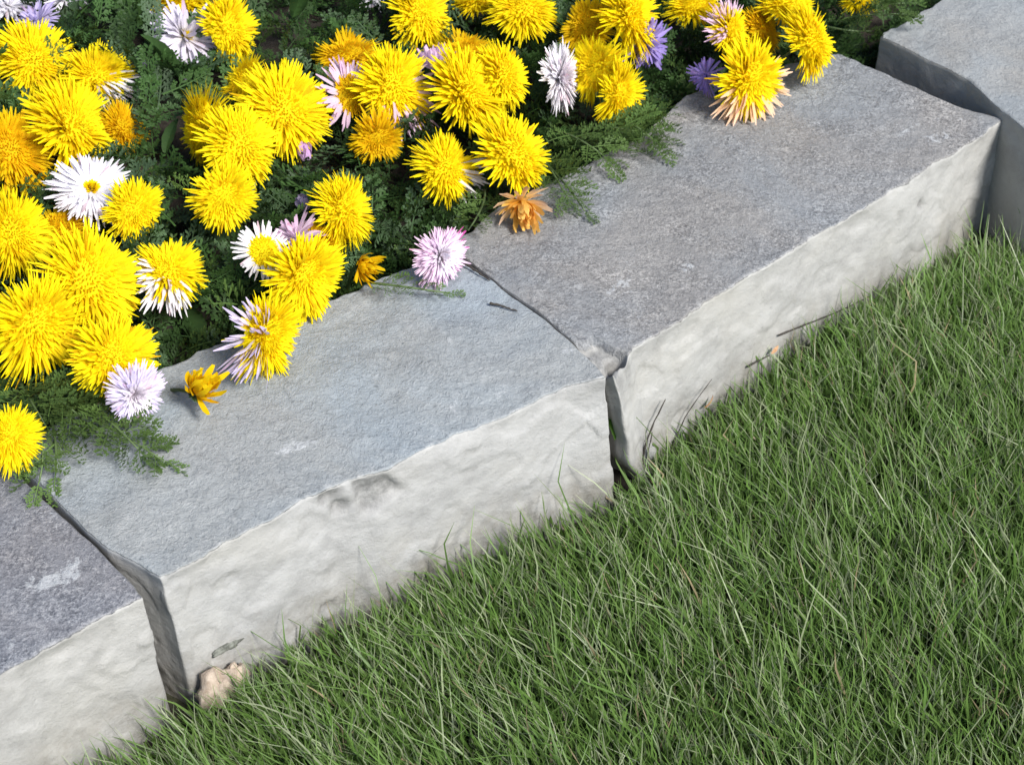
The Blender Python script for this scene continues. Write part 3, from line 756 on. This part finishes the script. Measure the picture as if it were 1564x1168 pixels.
S360 = (0.0, 4.0)
def sec(deg, half): return (R_(deg), R_(half))
FL = [
 # px, py, a, b, facing, z, kind, label, extra
 (52, 92, 60, 48, 30, .182, 'pom', 'big yellow flower near the top left corner, just below the small lilac one', {}),
 (112, 192, 66, 47, 25, .178, 'pom', 'big yellow flower right above the white daisy with the yellow eye', {}),
 (146, 116, 48, 42, 60, .168, 'pom', 'yellow flower with white petals on its lower right, upper left of the bed', dict(white=sec(-35, 40))),
 (18, 228, 60, 46, 20, .170, 'pom', 'golden flower at the left frame edge, level with the white daisy', dict(pal=ORA_SHADE)),
 (188, 196, 40, 27, 20, .150, 'pom', 'small shaded orange flower beside the big yellow one above the white daisy', dict(pal=ORA_SHADE)),
 (278, 0, 42, 26, 90, .175, 'pom', 'yellow flower cut by the top frame edge, above the lilac-white ragged flower', {}),
 (350, 44, 50, 34, 10, .178, 'pom', 'yellow flower touching the right side of the lilac-white ragged flower', {}),
 (374, 124, 40, 28, 150, .168, 'pom', 'small yellow flower peeping out above two large yellow heads', {}),
 (436, 168, 67, 59, 20, .184, 'pom', 'large round shaggy yellow flower left of the pink-fringed pair', {}),
 (312, 198, 62, 34, 190, .176, 'pom', 'yellow flower seen from its left side, left half of the large pair', {}),
 (366, 222, 60, 46, 10, .184, 'pom', 'yellow flower facing right, right half of the large pair', {}),
 (343, 302, 49, 39, -30, .176, 'pom', 'yellow flower hanging lowest under the large yellow pair', {}),
 (530, 88, 50, 38, 100, .170, 'pom', 'golden flower behind the pink-fringed pair', dict(pal=ORA_SHADE)),
 (536, 146, 56, 36, 10, .178, 'eye', 'orange-eyed flower with pink-white rays on its left side', dict(pal=ORA_SHADE, wpal=PNK, white=sec(150, 110))),
 (600, 134, 61, 47, 5, .186, 'pom', 'yellow flower with white and pink fringe along its right side', dict(white=sec(-45, 75), wpal=PNK)),
 (577, 212, 40, 31, -60, .160, 'pom', 'golden flower tucked below the pink-fringed pair', dict(pal=ORA_SHADE)),
 (642, 22, 50, 40, 15, .178, 'pom', 'yellow flower at the top edge above the small pink half-open flower', {}),
 (525, 320, 55, 34, 5, .165, 'pom', 'tall oval yellow flower standing alone above the small orange flower', {}),
 (681, 257, 51, 39, 10, .158, 'pom', 'round yellow flower with a white fringe on its right, close above the kerb', dict(white=sec(-10, 40))),
 (714, 140, 66, 49, 20, .180, 'pom', 'large yellow flower right of the pink half-open flower', {}),
 (769, 118, 52, 36, 10, .178, 'pom', 'yellow flower left of the white side-on flower', {}),
 (704, 82, 46, 36, 100, .160, 'pom', 'shaded golden flower behind the small pink half-open flower', dict(pal=ORA_SHADE)),
 (784, 236, 62, 46, 30, .165, 'pom', 'wispy spiky yellow flower below the white side-on flower', {}),
 (797, 312, 40, 24, -75, .148, 'wilt', 'wilted orange and pink flower hanging over the kerb edge', dict(pal=dict(tip=np.array([.92, .58, .16]), base=np.array([.88, .46, .03])), white=S360, wpal=PEA)),
 (726, 2, 36, 26, 90, .165, 'pom', 'small yellow flower cut by the top edge, left of a larger one', {}),
 (798, 14, 46, 40, 60, .176, 'pom', 'yellow flower cut by the top edge above the white side-on flower', {}),
 (960, 22, 58, 38, 5, .186, 'pom', 'large yellow flower cut by the top edge, above the purple ragged flower', {}),
 (898, 42, 44, 36, 160, .172, 'pom', 'golden yellow flower top centre, behind the larger flower on its right', dict(pal=ORA_SHADE)),
 (908, 106, 47, 38, 170, .170, 'pom', 'yellow flower, upper one of the pair next to the white side-on flower', {}),
 (946, 146, 43, 32, -10, .160, 'pom', 'yellow flower, lower one of the pair next to the white side-on flower', {}),
 (1058, 10, 40, 32, 90, .165, 'pom', 'yellow flower cut by the top edge, left of the pink-petalled one', {}),
 (1116, 48, 36, 28, 10, .165, 'pom', 'small yellow flower with pink petals on its left side', dict(white=sec(150, 75), wpal=PNK)),
 (1164, 46, 40, 27, 20, .155, 'pom', 'shaded golden flower between the pink-petalled one and the right pair', dict(pal=ORA_SHADE)),
 (1200, 8, 48, 38, 60, .176, 'pom', 'yellow flower cut by the top edge, upper one of the rightmost pair', {}),
 (1238, 64, 54, 38, 15, .168, 'pom', 'yellow flower, lower one of the rightmost pair, above the purple-grey stone', {}),
 (1146, 122, 56, 46, -20, .160, 'pom', 'yellow flower with orange-white fringe overhanging the purple-grey stone', dict(white=sec(-70, 85), wpal=PEA)),
 (1313, 0, 28, 20, 90, .150, 'pom', 'small yellow flower cut by the top edge, rightmost of all', {}),
 (20, 356, 66, 44, 10, .182, 'pom', 'yellow flower cut by the left frame edge, just under the golden one', {}),
 (88, 352, 52, 34, 100, .150, 'pom', 'shaded golden flower half hidden between two large yellow heads', dict(pal=ORA_SHADE)),
 (140, 428, 82, 66, 10, .182, 'pom', 'largest yellow flower, left of the yellow and white one', {}),
 (58, 496, 76, 60, -20, .178, 'pom', 'large shaggy yellow flower low at the left frame edge', {}),
 (175, 546, 63, 52, 0, .170, 'pom', 'yellow flower resting above the white and lilac one by the stone', dict()),
 (205, 322, 46, 37, -20, .165, 'pom', 'small yellow flower at the right of the white daisy', dict(pal=YEL)),
 (258, 414, 50, 41, 45, .165, 'pom', 'yellow flower with white petals along its lower edge, amid dark foliage', dict(white=sec(-110, 65))),
 (403, 384, 45, 37, 10, .163, 'eye', 'small daisy with white rays all round a broad yellow eye', dict()),
 (466, 422, 60, 48, -20, .160, 'pom', 'yellow flower at the lower right of the small white-rayed daisy', {}),
 (408, 512, 64, 38, -15, .158, 'pom', 'yellow flower over the stone edge with lilac petals on its left', dict(white=sec(165, 55), wpal=dict(tip=np.array([.70, .62, .88]), base=np.array([.86, .82, .90])))),
 (553, 404, 32, 21, -20, .148, 'wilt', 'small withered orange flower above the middle stone', dict(pal=ORA_SHADE)),
 (18, 666, 48, 36, 0, .165, 'pom', 'yellow flower at the left edge over the joint between two stones', {}),
 (302, 598, 44, 30, 40, .150, 'wilt', 'wilted yellow flower lying on the middle stone', dict(pal=dict(tip=np.array([.92, .66, .006]), base=np.array([.86, .50, .004])))),
 (482, 372, 36, 26, 100, .150, 'pom', 'small shaded yellow flower squeezed between the oval and the round one', dict(pal=ORA_SHADE)),
 # white, pink and lilac
 (140, 288, 55, 43, 60, .172, 'daisy', 'white daisy with many narrow rays and a small yellow eye', {}),
 (284, 55, 50, 40, 30, .172, 'ragged', 'ragged lilac-white flower with twisted petals, near the top', dict(wpal=dict(tip=np.array([.80, .74, .90]), base=np.array([.88, .84, .80])), white='gold')),
 (56, 33, 32, 26, 120, .172, 'ragged', 'small lilac flower in the top left corner', dict(wpal=LIL)),
 (12, 8, 30, 22, 60, .165, 'ragged', 'white flower cut by the top left corner', dict(wpal=WHT)),
 (100, -4, 26, 20, 60, .160, 'ragged', 'white flower sliver at the top edge, second from the left corner', dict(wpal=WHT)),
 (208, 602, 44, 33, -35, .160, 'daisy', 'white and lilac flower with splayed petals hanging over the middle stone', dict(white='brush', wpal=dict(tip=np.array([.76, .68, .90]), base=np.array([.90, .87, .90])))),
 (856, 118, 50, 20, 0, .165, 'daisy', 'white flower seen side-on as a narrow upright oval', dict(white='brush')),
 (673, 390, 43, 29, -15, .152, 'daisy', 'pale pink flower with magenta tips beside the joint of two stones', dict(wpal=MAG, white='brush')),
 (661, 92, 32, 13, 100, .172, 'cup', 'small pale pink half-open flower near the top', dict(wpal=PNK)),
 (468, 242, 24, 12, 100, .155, 'bud', 'closed pink flower bud in the foliage', dict(wpal=dict(tip=np.array([.62, .38, .66]), base=np.array([.72, .52, .74])))),
 (452, 362, 40, 24, 110, .158, 'ragged', 'pale pink flower with few drooping petals beside the white-rayed daisy', dict(wpal=PNK)),
 (468, 318, 22, 12, 120, .152, 'bud', 'greyish lilac bud above the drooping pale pink flower', dict(wpal=dict(tip=np.array([.34, .30, .46]), base=np.array([.42, .38, .52])))),
 (988, 66, 36, 26, -30, .158, 'ragged', 'purple ragged flower under the large yellow flower at the top', dict(wpal=dict(tip=np.array([.34, .26, .68]), base=np.array([.62, .50, .78])))),
 (1078, 116, 24, 18, 200, .150, 'ragged', 'small violet flower left of the fringed yellow flower over the stone', dict(wpal=dict(tip=np.array([.40, .28, .76]), base=np.array([.66, .56, .86])))),
 (568, 0, 18, 13, 60, .160, 'ragged', 'tiny white flower cut by the top edge', dict(wpal=WHT)),
 (218, 102, 13, 8, 60, .150, 'bud', 'tiny lilac bud in dark foliage near the top left', dict(wpal=LIL)),
]
for i, (px, py, a, b, phi, z, kd, lab, ex) in enumerate(FL):
    flower(px, py, a, b, phi, z, kd, lab, i, **ex)

HEADS = np.array([(f[0], f[1], f[2], depth(at(f[0], f[1], f[5]))) for f in FL])
bed_foliage()

# ------------------------------------------------------------------ leaf sprigs over the stone
def sprig(p0, p1, p2, label, n, ln, seed, bright=1.0, flat=0.4):
    random.seed(seed)
    path = bez(p0, p1, p2, 12)
    th = empty('leaf_sprig', path[0]); tag(th, label, 'sprig', 'leaf sprigs hanging over the kerb')
    Vt, Ft = tube(path, np.linspace(0.0011, 0.0006, 12), 6)
    mesh_obj('stem', Vt, Ft, M['stem'], th, cols=np.tile([.08*bright, .12*bright, .045*bright], (len(Vt), 1)))
    for k in range(n):
        t = 0.1+0.9*k/max(1, n-1); i = min(10, int(t*11)); p = path[i]+(path[i+1]-path[i])*(t*11-i)
        d = path[i+1]-path[i]; d /= np.linalg.norm(d); s = np.cross(d, [0, 0, 1]); s /= np.linalg.norm(s)+1e-9
        sg = -1 if k % 2 else 1; w = 0.9 if k < n-1 else 0.0
        dr = d*random.uniform(.5, .9)+s*sg*w*random.uniform(.6, 1.1)+np.array([0, 0, random.uniform(0.0, flat)])
        acc = [[], [], [], 0]
        place_leaf(acc, random.choice(LEAVES), p, dr, 1.0*ln*(1.1-0.40*t)*random.uniform(.8, 1.15), random.gauss(0, .5), np.array([.072, .122, .030])*bright*random.uniform(.75, 1.3))
        mesh_obj('leaf', np.concatenate(acc[0]), acc[1], M['foliage'], th, cols=np.concatenate(acc[2]), smooth=False)
zt = TOPZ+0.004
sprig(at(800, 225, .135), at(850, 255, .150), at(893, 322, zt), 'feathery green sprig with a bent stem tip on the purple-grey stone', 12, .030, 1, 1.2)
sprig(at(905, 195, .135), at(950, 190, .160), at(1010, 215, zt+.004), 'feathery green sprig spreading over the top edge of the purple-grey stone', 14, .034, 2, 1.2)
sprig(at(880, 215, .13), at(930, 225, .155), at(985, 232, zt+.003), 'low feathery sprig close under the spreading one on the purple-grey stone', 11, .026, 12, 0.9)
sprig(at(960, 180, .13), at(1000, 160, .155), at(1018, 190, zt+.010), 'short feathery sprig at the corner of the foliage right of the yellow pair', 8, .026, 13, 1.1)
sprig(at(565, 432, .134), at(610, 436, .148), at(686, 448, zt), 'thin green sprig lying flat on the middle stone under the pink flower', 14, .016, 3, 1.25, .25)
sprig(at(80, 600, .135), at(150, 640, .150), at(248, 702, zt), 'long feathery sprig reaching over the left part of the middle stone', 16, .030, 4, 1.25)
sprig(at(60, 610, .135), at(90, 640, .150), at(85, 722, zt), 'feathery sprig drooping towards the joint between the left stones', 10, .032, 5, 1.15)
sprig(at(95, 590, .135), at(150, 600, .152), at(205, 650, zt+.004), 'feathery sprig just below the white and lilac splayed flower', 10, .028, 6, 1.0)
sprig(at(30, 585, .14), at(40, 600, .165), at(70, 650, .145), 'feathery sprig at the left edge above the flower over the joint', 10, .034, 7, 1.0)
sprig(at(740, 290, .134), at(745, 310, .146), at(715, 352, zt+.002), 'feathery sprig beside the wilted orange and pink flower', 9, .024, 8, .9)
sprig(at(1290, 30, .135), at(1330, 20, .165), at(1385, 22, .150), 'leafy sprig touching the light grey stone in the top right', 11, .032, 9, 1.1)
sprig(at(1230, 30, .135), at(1280, 50, .155), at(1330, 48, .140), 'leafy sprig in the shadow left of the light grey stone', 9, .030, 10, .9)

sprig(at(830, 245, .135), at(850, 270, .150), at(868, 305, zt+.004), 'broad feathery sprig hanging just left of the bent-tipped one', 12, .030, 21, 1.2)
sprig(at(930, 180, .135), at(975, 185, .165), at(1012, 228, zt+.002), 'feathery sprig whose tip points at the bare purple-grey stone', 12, .030, 22, 1.3)
sprig(at(850, 200, .135), at(890, 210, .165), at(930, 245, zt+.006), 'feathery sprig below the lower yellow flower of the upper pair', 12, .032, 23, 1.2)
sprig(at(110, 600, .135), at(170, 640, .155), at(215, 690, zt+.002), 'feathery sprig lying above the long one on the middle stone', 13, .030, 24, 1.2)
sprig(at(50, 640, .135), at(75, 670, .152), at(60, 735, zt+.001), 'bright feathery sprig with its tip hanging into the left joint', 10, .026, 25, 1.35)
sprig(at(40, 590, .14), at(90, 600, .165), at(130, 645, zt+.010), 'feathery sprig between the left edge flower and the white and lilac one', 12, .034, 26, 1.1)
sprig(at(1300, 15, .135), at(1350, 5, .165), at(1400, 5, .152), 'leafy sprig at the top edge above the light grey stone corner', 11, .030, 27, 1.2)

# ------------------------------------------------------------------ small litter
def twig(pts, rad, mat, name, label, cat, group=None, side=None):
    P = polyline(pts, 14); rnd = random.Random(len(label))
    for _ in range(3): P[1:-1] = (P[:-2]+2*P[1:-1]+P[2:])/4
    P[1:-1] += np.array([[rnd.gauss(0, rad*0.16) for _ in range(3)] for _ in range(12)])
    Vt, Ft = tube(P, np.linspace(rad, rad*0.45, 14)*np.array([1+0.25*math.sin(i*2.3) for i in range(14)]), 7)
    o = mesh_obj(name, Vt, Ft, mat, loc=P[0]); tag(o, label, cat, group)
    return o
def front_pt(px, py, out=0.006):
    """point just in front of the kerb's front face shown at this pixel"""
    best = None
    for z in np.linspace(TOPZ, 0.0, 261):
        p = at(px, py, z)
        if float(side_coord(p[:2], FRT)[0]) >= out: best = p
    return best if best is not None else at(px, py, 0.02)
twig([at(704, 399, TOPZ+.004), at(728, 414, TOPZ+.004), at(748, 428, TOPZ+.003)], .0012, M['twig'], 'twig', 'dark twig lying in the joint by the pink flower', 'twig')  # the pink flower's stem, built as a loose piece
twig([at(748, 463, TOPZ+.0025), at(765, 467, TOPZ+.0018), at(790, 475, TOPZ+.0012)], .0010, M['twig'], 'twig', 'short dark twig lying on top of the middle stone', 'twig')
twig([front_pt(1190, 512), front_pt(1235, 494), front_pt(1285, 474), front_pt(1330, 452)], .0008, M['twig'], 'twig', 'long thin dark twig leaning along the foot of the right stone', 'twig')
twig([front_pt(1142, 560), front_pt(1160, 550), front_pt(1176, 543)], .0009, M['twig'], 'twig', 'short dark twig beside the orange dead leaf', 'twig')
def stalk(pts, rad, label):
    P = [at(x, y, z) for x, y, z in pts]
    for p in P:                        # clear of the stone behind
        sd_ = float(side_coord(p[:2], FRT)[0])
        if sd_ < 0.010: p[:2] += OUT*(0.010-sd_)
    twig(P, rad, M['twig'], 'dry_stem', label, 'stem')
stalk([(985, 760, 0.0), (978, 690, .030), (990, 635, .055), (1006, 602, .070)], .0010, 'dark curled dry stem standing by the middle joint')
stalk([(1010, 710, 0.0), (1035, 625, .040), (1078, 572, .060)], .0006, 'thin dark dry stem leaning right of the curled one')
stalk([(990, 760, 0.0), (988, 700, .025), (990, 655, .045)], .0009, 'short dark dry stem close behind the curled one')

def lump(c, rx, ry, rz, name, mat, label, cat, seed, group=None, rot=0.0):
    V = []; F = []; n, m = 26, 16
    for j in range(m+1):
        th = math.pi*j/m
        for i in range(n):
            a = 2*math.pi*i/n; d = Vector((math.sin(th)*math.cos(a), math.sin(th)*math.sin(a), math.cos(th)))
            r = 1+0.45*mnoise.noise(d*1.6+Vector((seed, 0, 0)))+0.22*mnoise.noise(d*3.5+Vector((0, seed, 0)))+0.08*mnoise.noise(d*9)
            x, y, z = d.x*rx*r, d.y*ry*r, d.z*rz*r
            V.append((c[0]+x*math.cos(rot)-y*math.sin(rot), c[1]+x*math.sin(rot)+y*math.cos(rot), c[2]+z))
    for j in range(m):
        for i in range(n):
            F.append((j*n+i, (j+1)*n+i, (j+1)*n+(i+1) % n, j*n+(i+1) % n))
    o = mesh_obj(name, V, F, mat, loc=(c[0], c[1], c[2]-rz), smooth=True); tag(o, label, cat, group)
    return o
kd = math.atan2(ALONG[1], ALONG[0])
lump(front_pt(333, 1052, .014), .014, .010, .015, 'pebble', M['pebble'], 'pinkish tan pebble in the grass at the foot of the middle stone', 'pebble', 4, rot=kd)
lump(front_pt(362, 1030, .010), .008, .006, .010, 'pebble', M['pebble'], 'smaller tan pebble touching the pinkish one', 'pebble', 9, rot=kd)
lump(front_pt(350, 985, .001), .013, .0025, .0035, 'bark_chip', M['bark'], 'dark lichened bark chip stuck to the front of the middle stone', 'bark chip', 14, rot=kd)
lump(at(1556, 312, .045), .016, .014, .012, 'rubble_stone', M['greyrock'], 'light grey rubble stone in the joint at the right frame edge', 'stone', 2)
lump(at(1550, 372, .020), .018, .014, .014, 'rubble_stone', M['greyrock'], 'grey rubble stone lying lower in the joint at the right frame edge', 'stone', 6)
lump(front_pt(985, 692, .006), .008, .006, .010, 'rubble_stone', M['greyrock'], 'small dark grey stone at the foot of the middle joint', 'stone', 11)
_j = at(940, 577, TOPZ)[:2]+ALONG*0.004-OUT*0.012
lump((_j[0], _j[1], .022), .006, .005, .008, 'pebble', M['pebble'], 'tan pebble wedged low in the middle joint', 'pebble', 13)
for (x, y, dx, lab, mt, s) in [(1178, 540, .009, 'small orange dead leaf at the foot of the right stone', 'deadleaf', 1), (1075, 622, .012, 'curled brown dead leaf where grass meets the right stone', 'deadleaf', 2)]:
    acc = [[], [], [], 0]; p = front_pt(x, y, .010)
    place_leaf(acc, BROAD, p, (ALONG[0], ALONG[1], .5), dx, .9*s, np.array([.5, .3, .15]))
    o = mesh_obj('dead_leaf', np.concatenate(acc[0]), acc[1], M[mt], loc=p); tag(o, lab, 'leaf')
acc = [[], [], [], 0]; p = at(938, 672, .055)
place_leaf(acc, BROAD, p, (-.3, .2, 1), .022, .2, np.array([.06, .13, .02]))
o = mesh_obj('green_leaf', np.concatenate(acc[0]), acc[1], M['foliage'], loc=p, cols=np.concatenate(acc[2])); tag(o, 'single small green leaf inside the middle joint', 'leaf')

# soil packed low in the joints
def joint_soil(pts, z, label, seed):
    P = [at(x, y, z) for x, y in pts]; c = np.mean(P, 0); V = [tuple(c+np.array([0, 0, .004]))] ; F = []
    ringv = polyline([*P, P[0]], 40)[:-1]
    for r_ in (0.35, 0.7, 1.0):
        for q in ringv:
            p = c+(q-c)*r_; V.append((p[0], p[1], p[2]+0.006*fb(Vector((p[0]*60, p[1]*60, seed)), 3)-0.004*r_))
    n = len(ringv)
    F += [(0, 1+k, 1+(k+1) % n) for k in range(n)]
    for l in range(2): F += [(1+l*n+k, 1+(l+1)*n+k, 1+(l+1)*n+(k+1) % n, 1+l*n+(k+1) % n) for k in range(n)]
    tag(mesh_obj('joint_soil', V, F, M['soil']), kind='structure')
joint_soil([(235, 1150), (330, 1180), (170, 950), (0, 800), (-60, 800)], .012, 'x', 1)
joint_soil([(1500, 420), (1640, 420), (1640, 300), (1300, 130), (1240, 130)], .02, 'y', 2)
joint_soil([(955, 765), (1000, 765), (975, 715), (880, 600), (850, 620)], .010, 'z', 3)
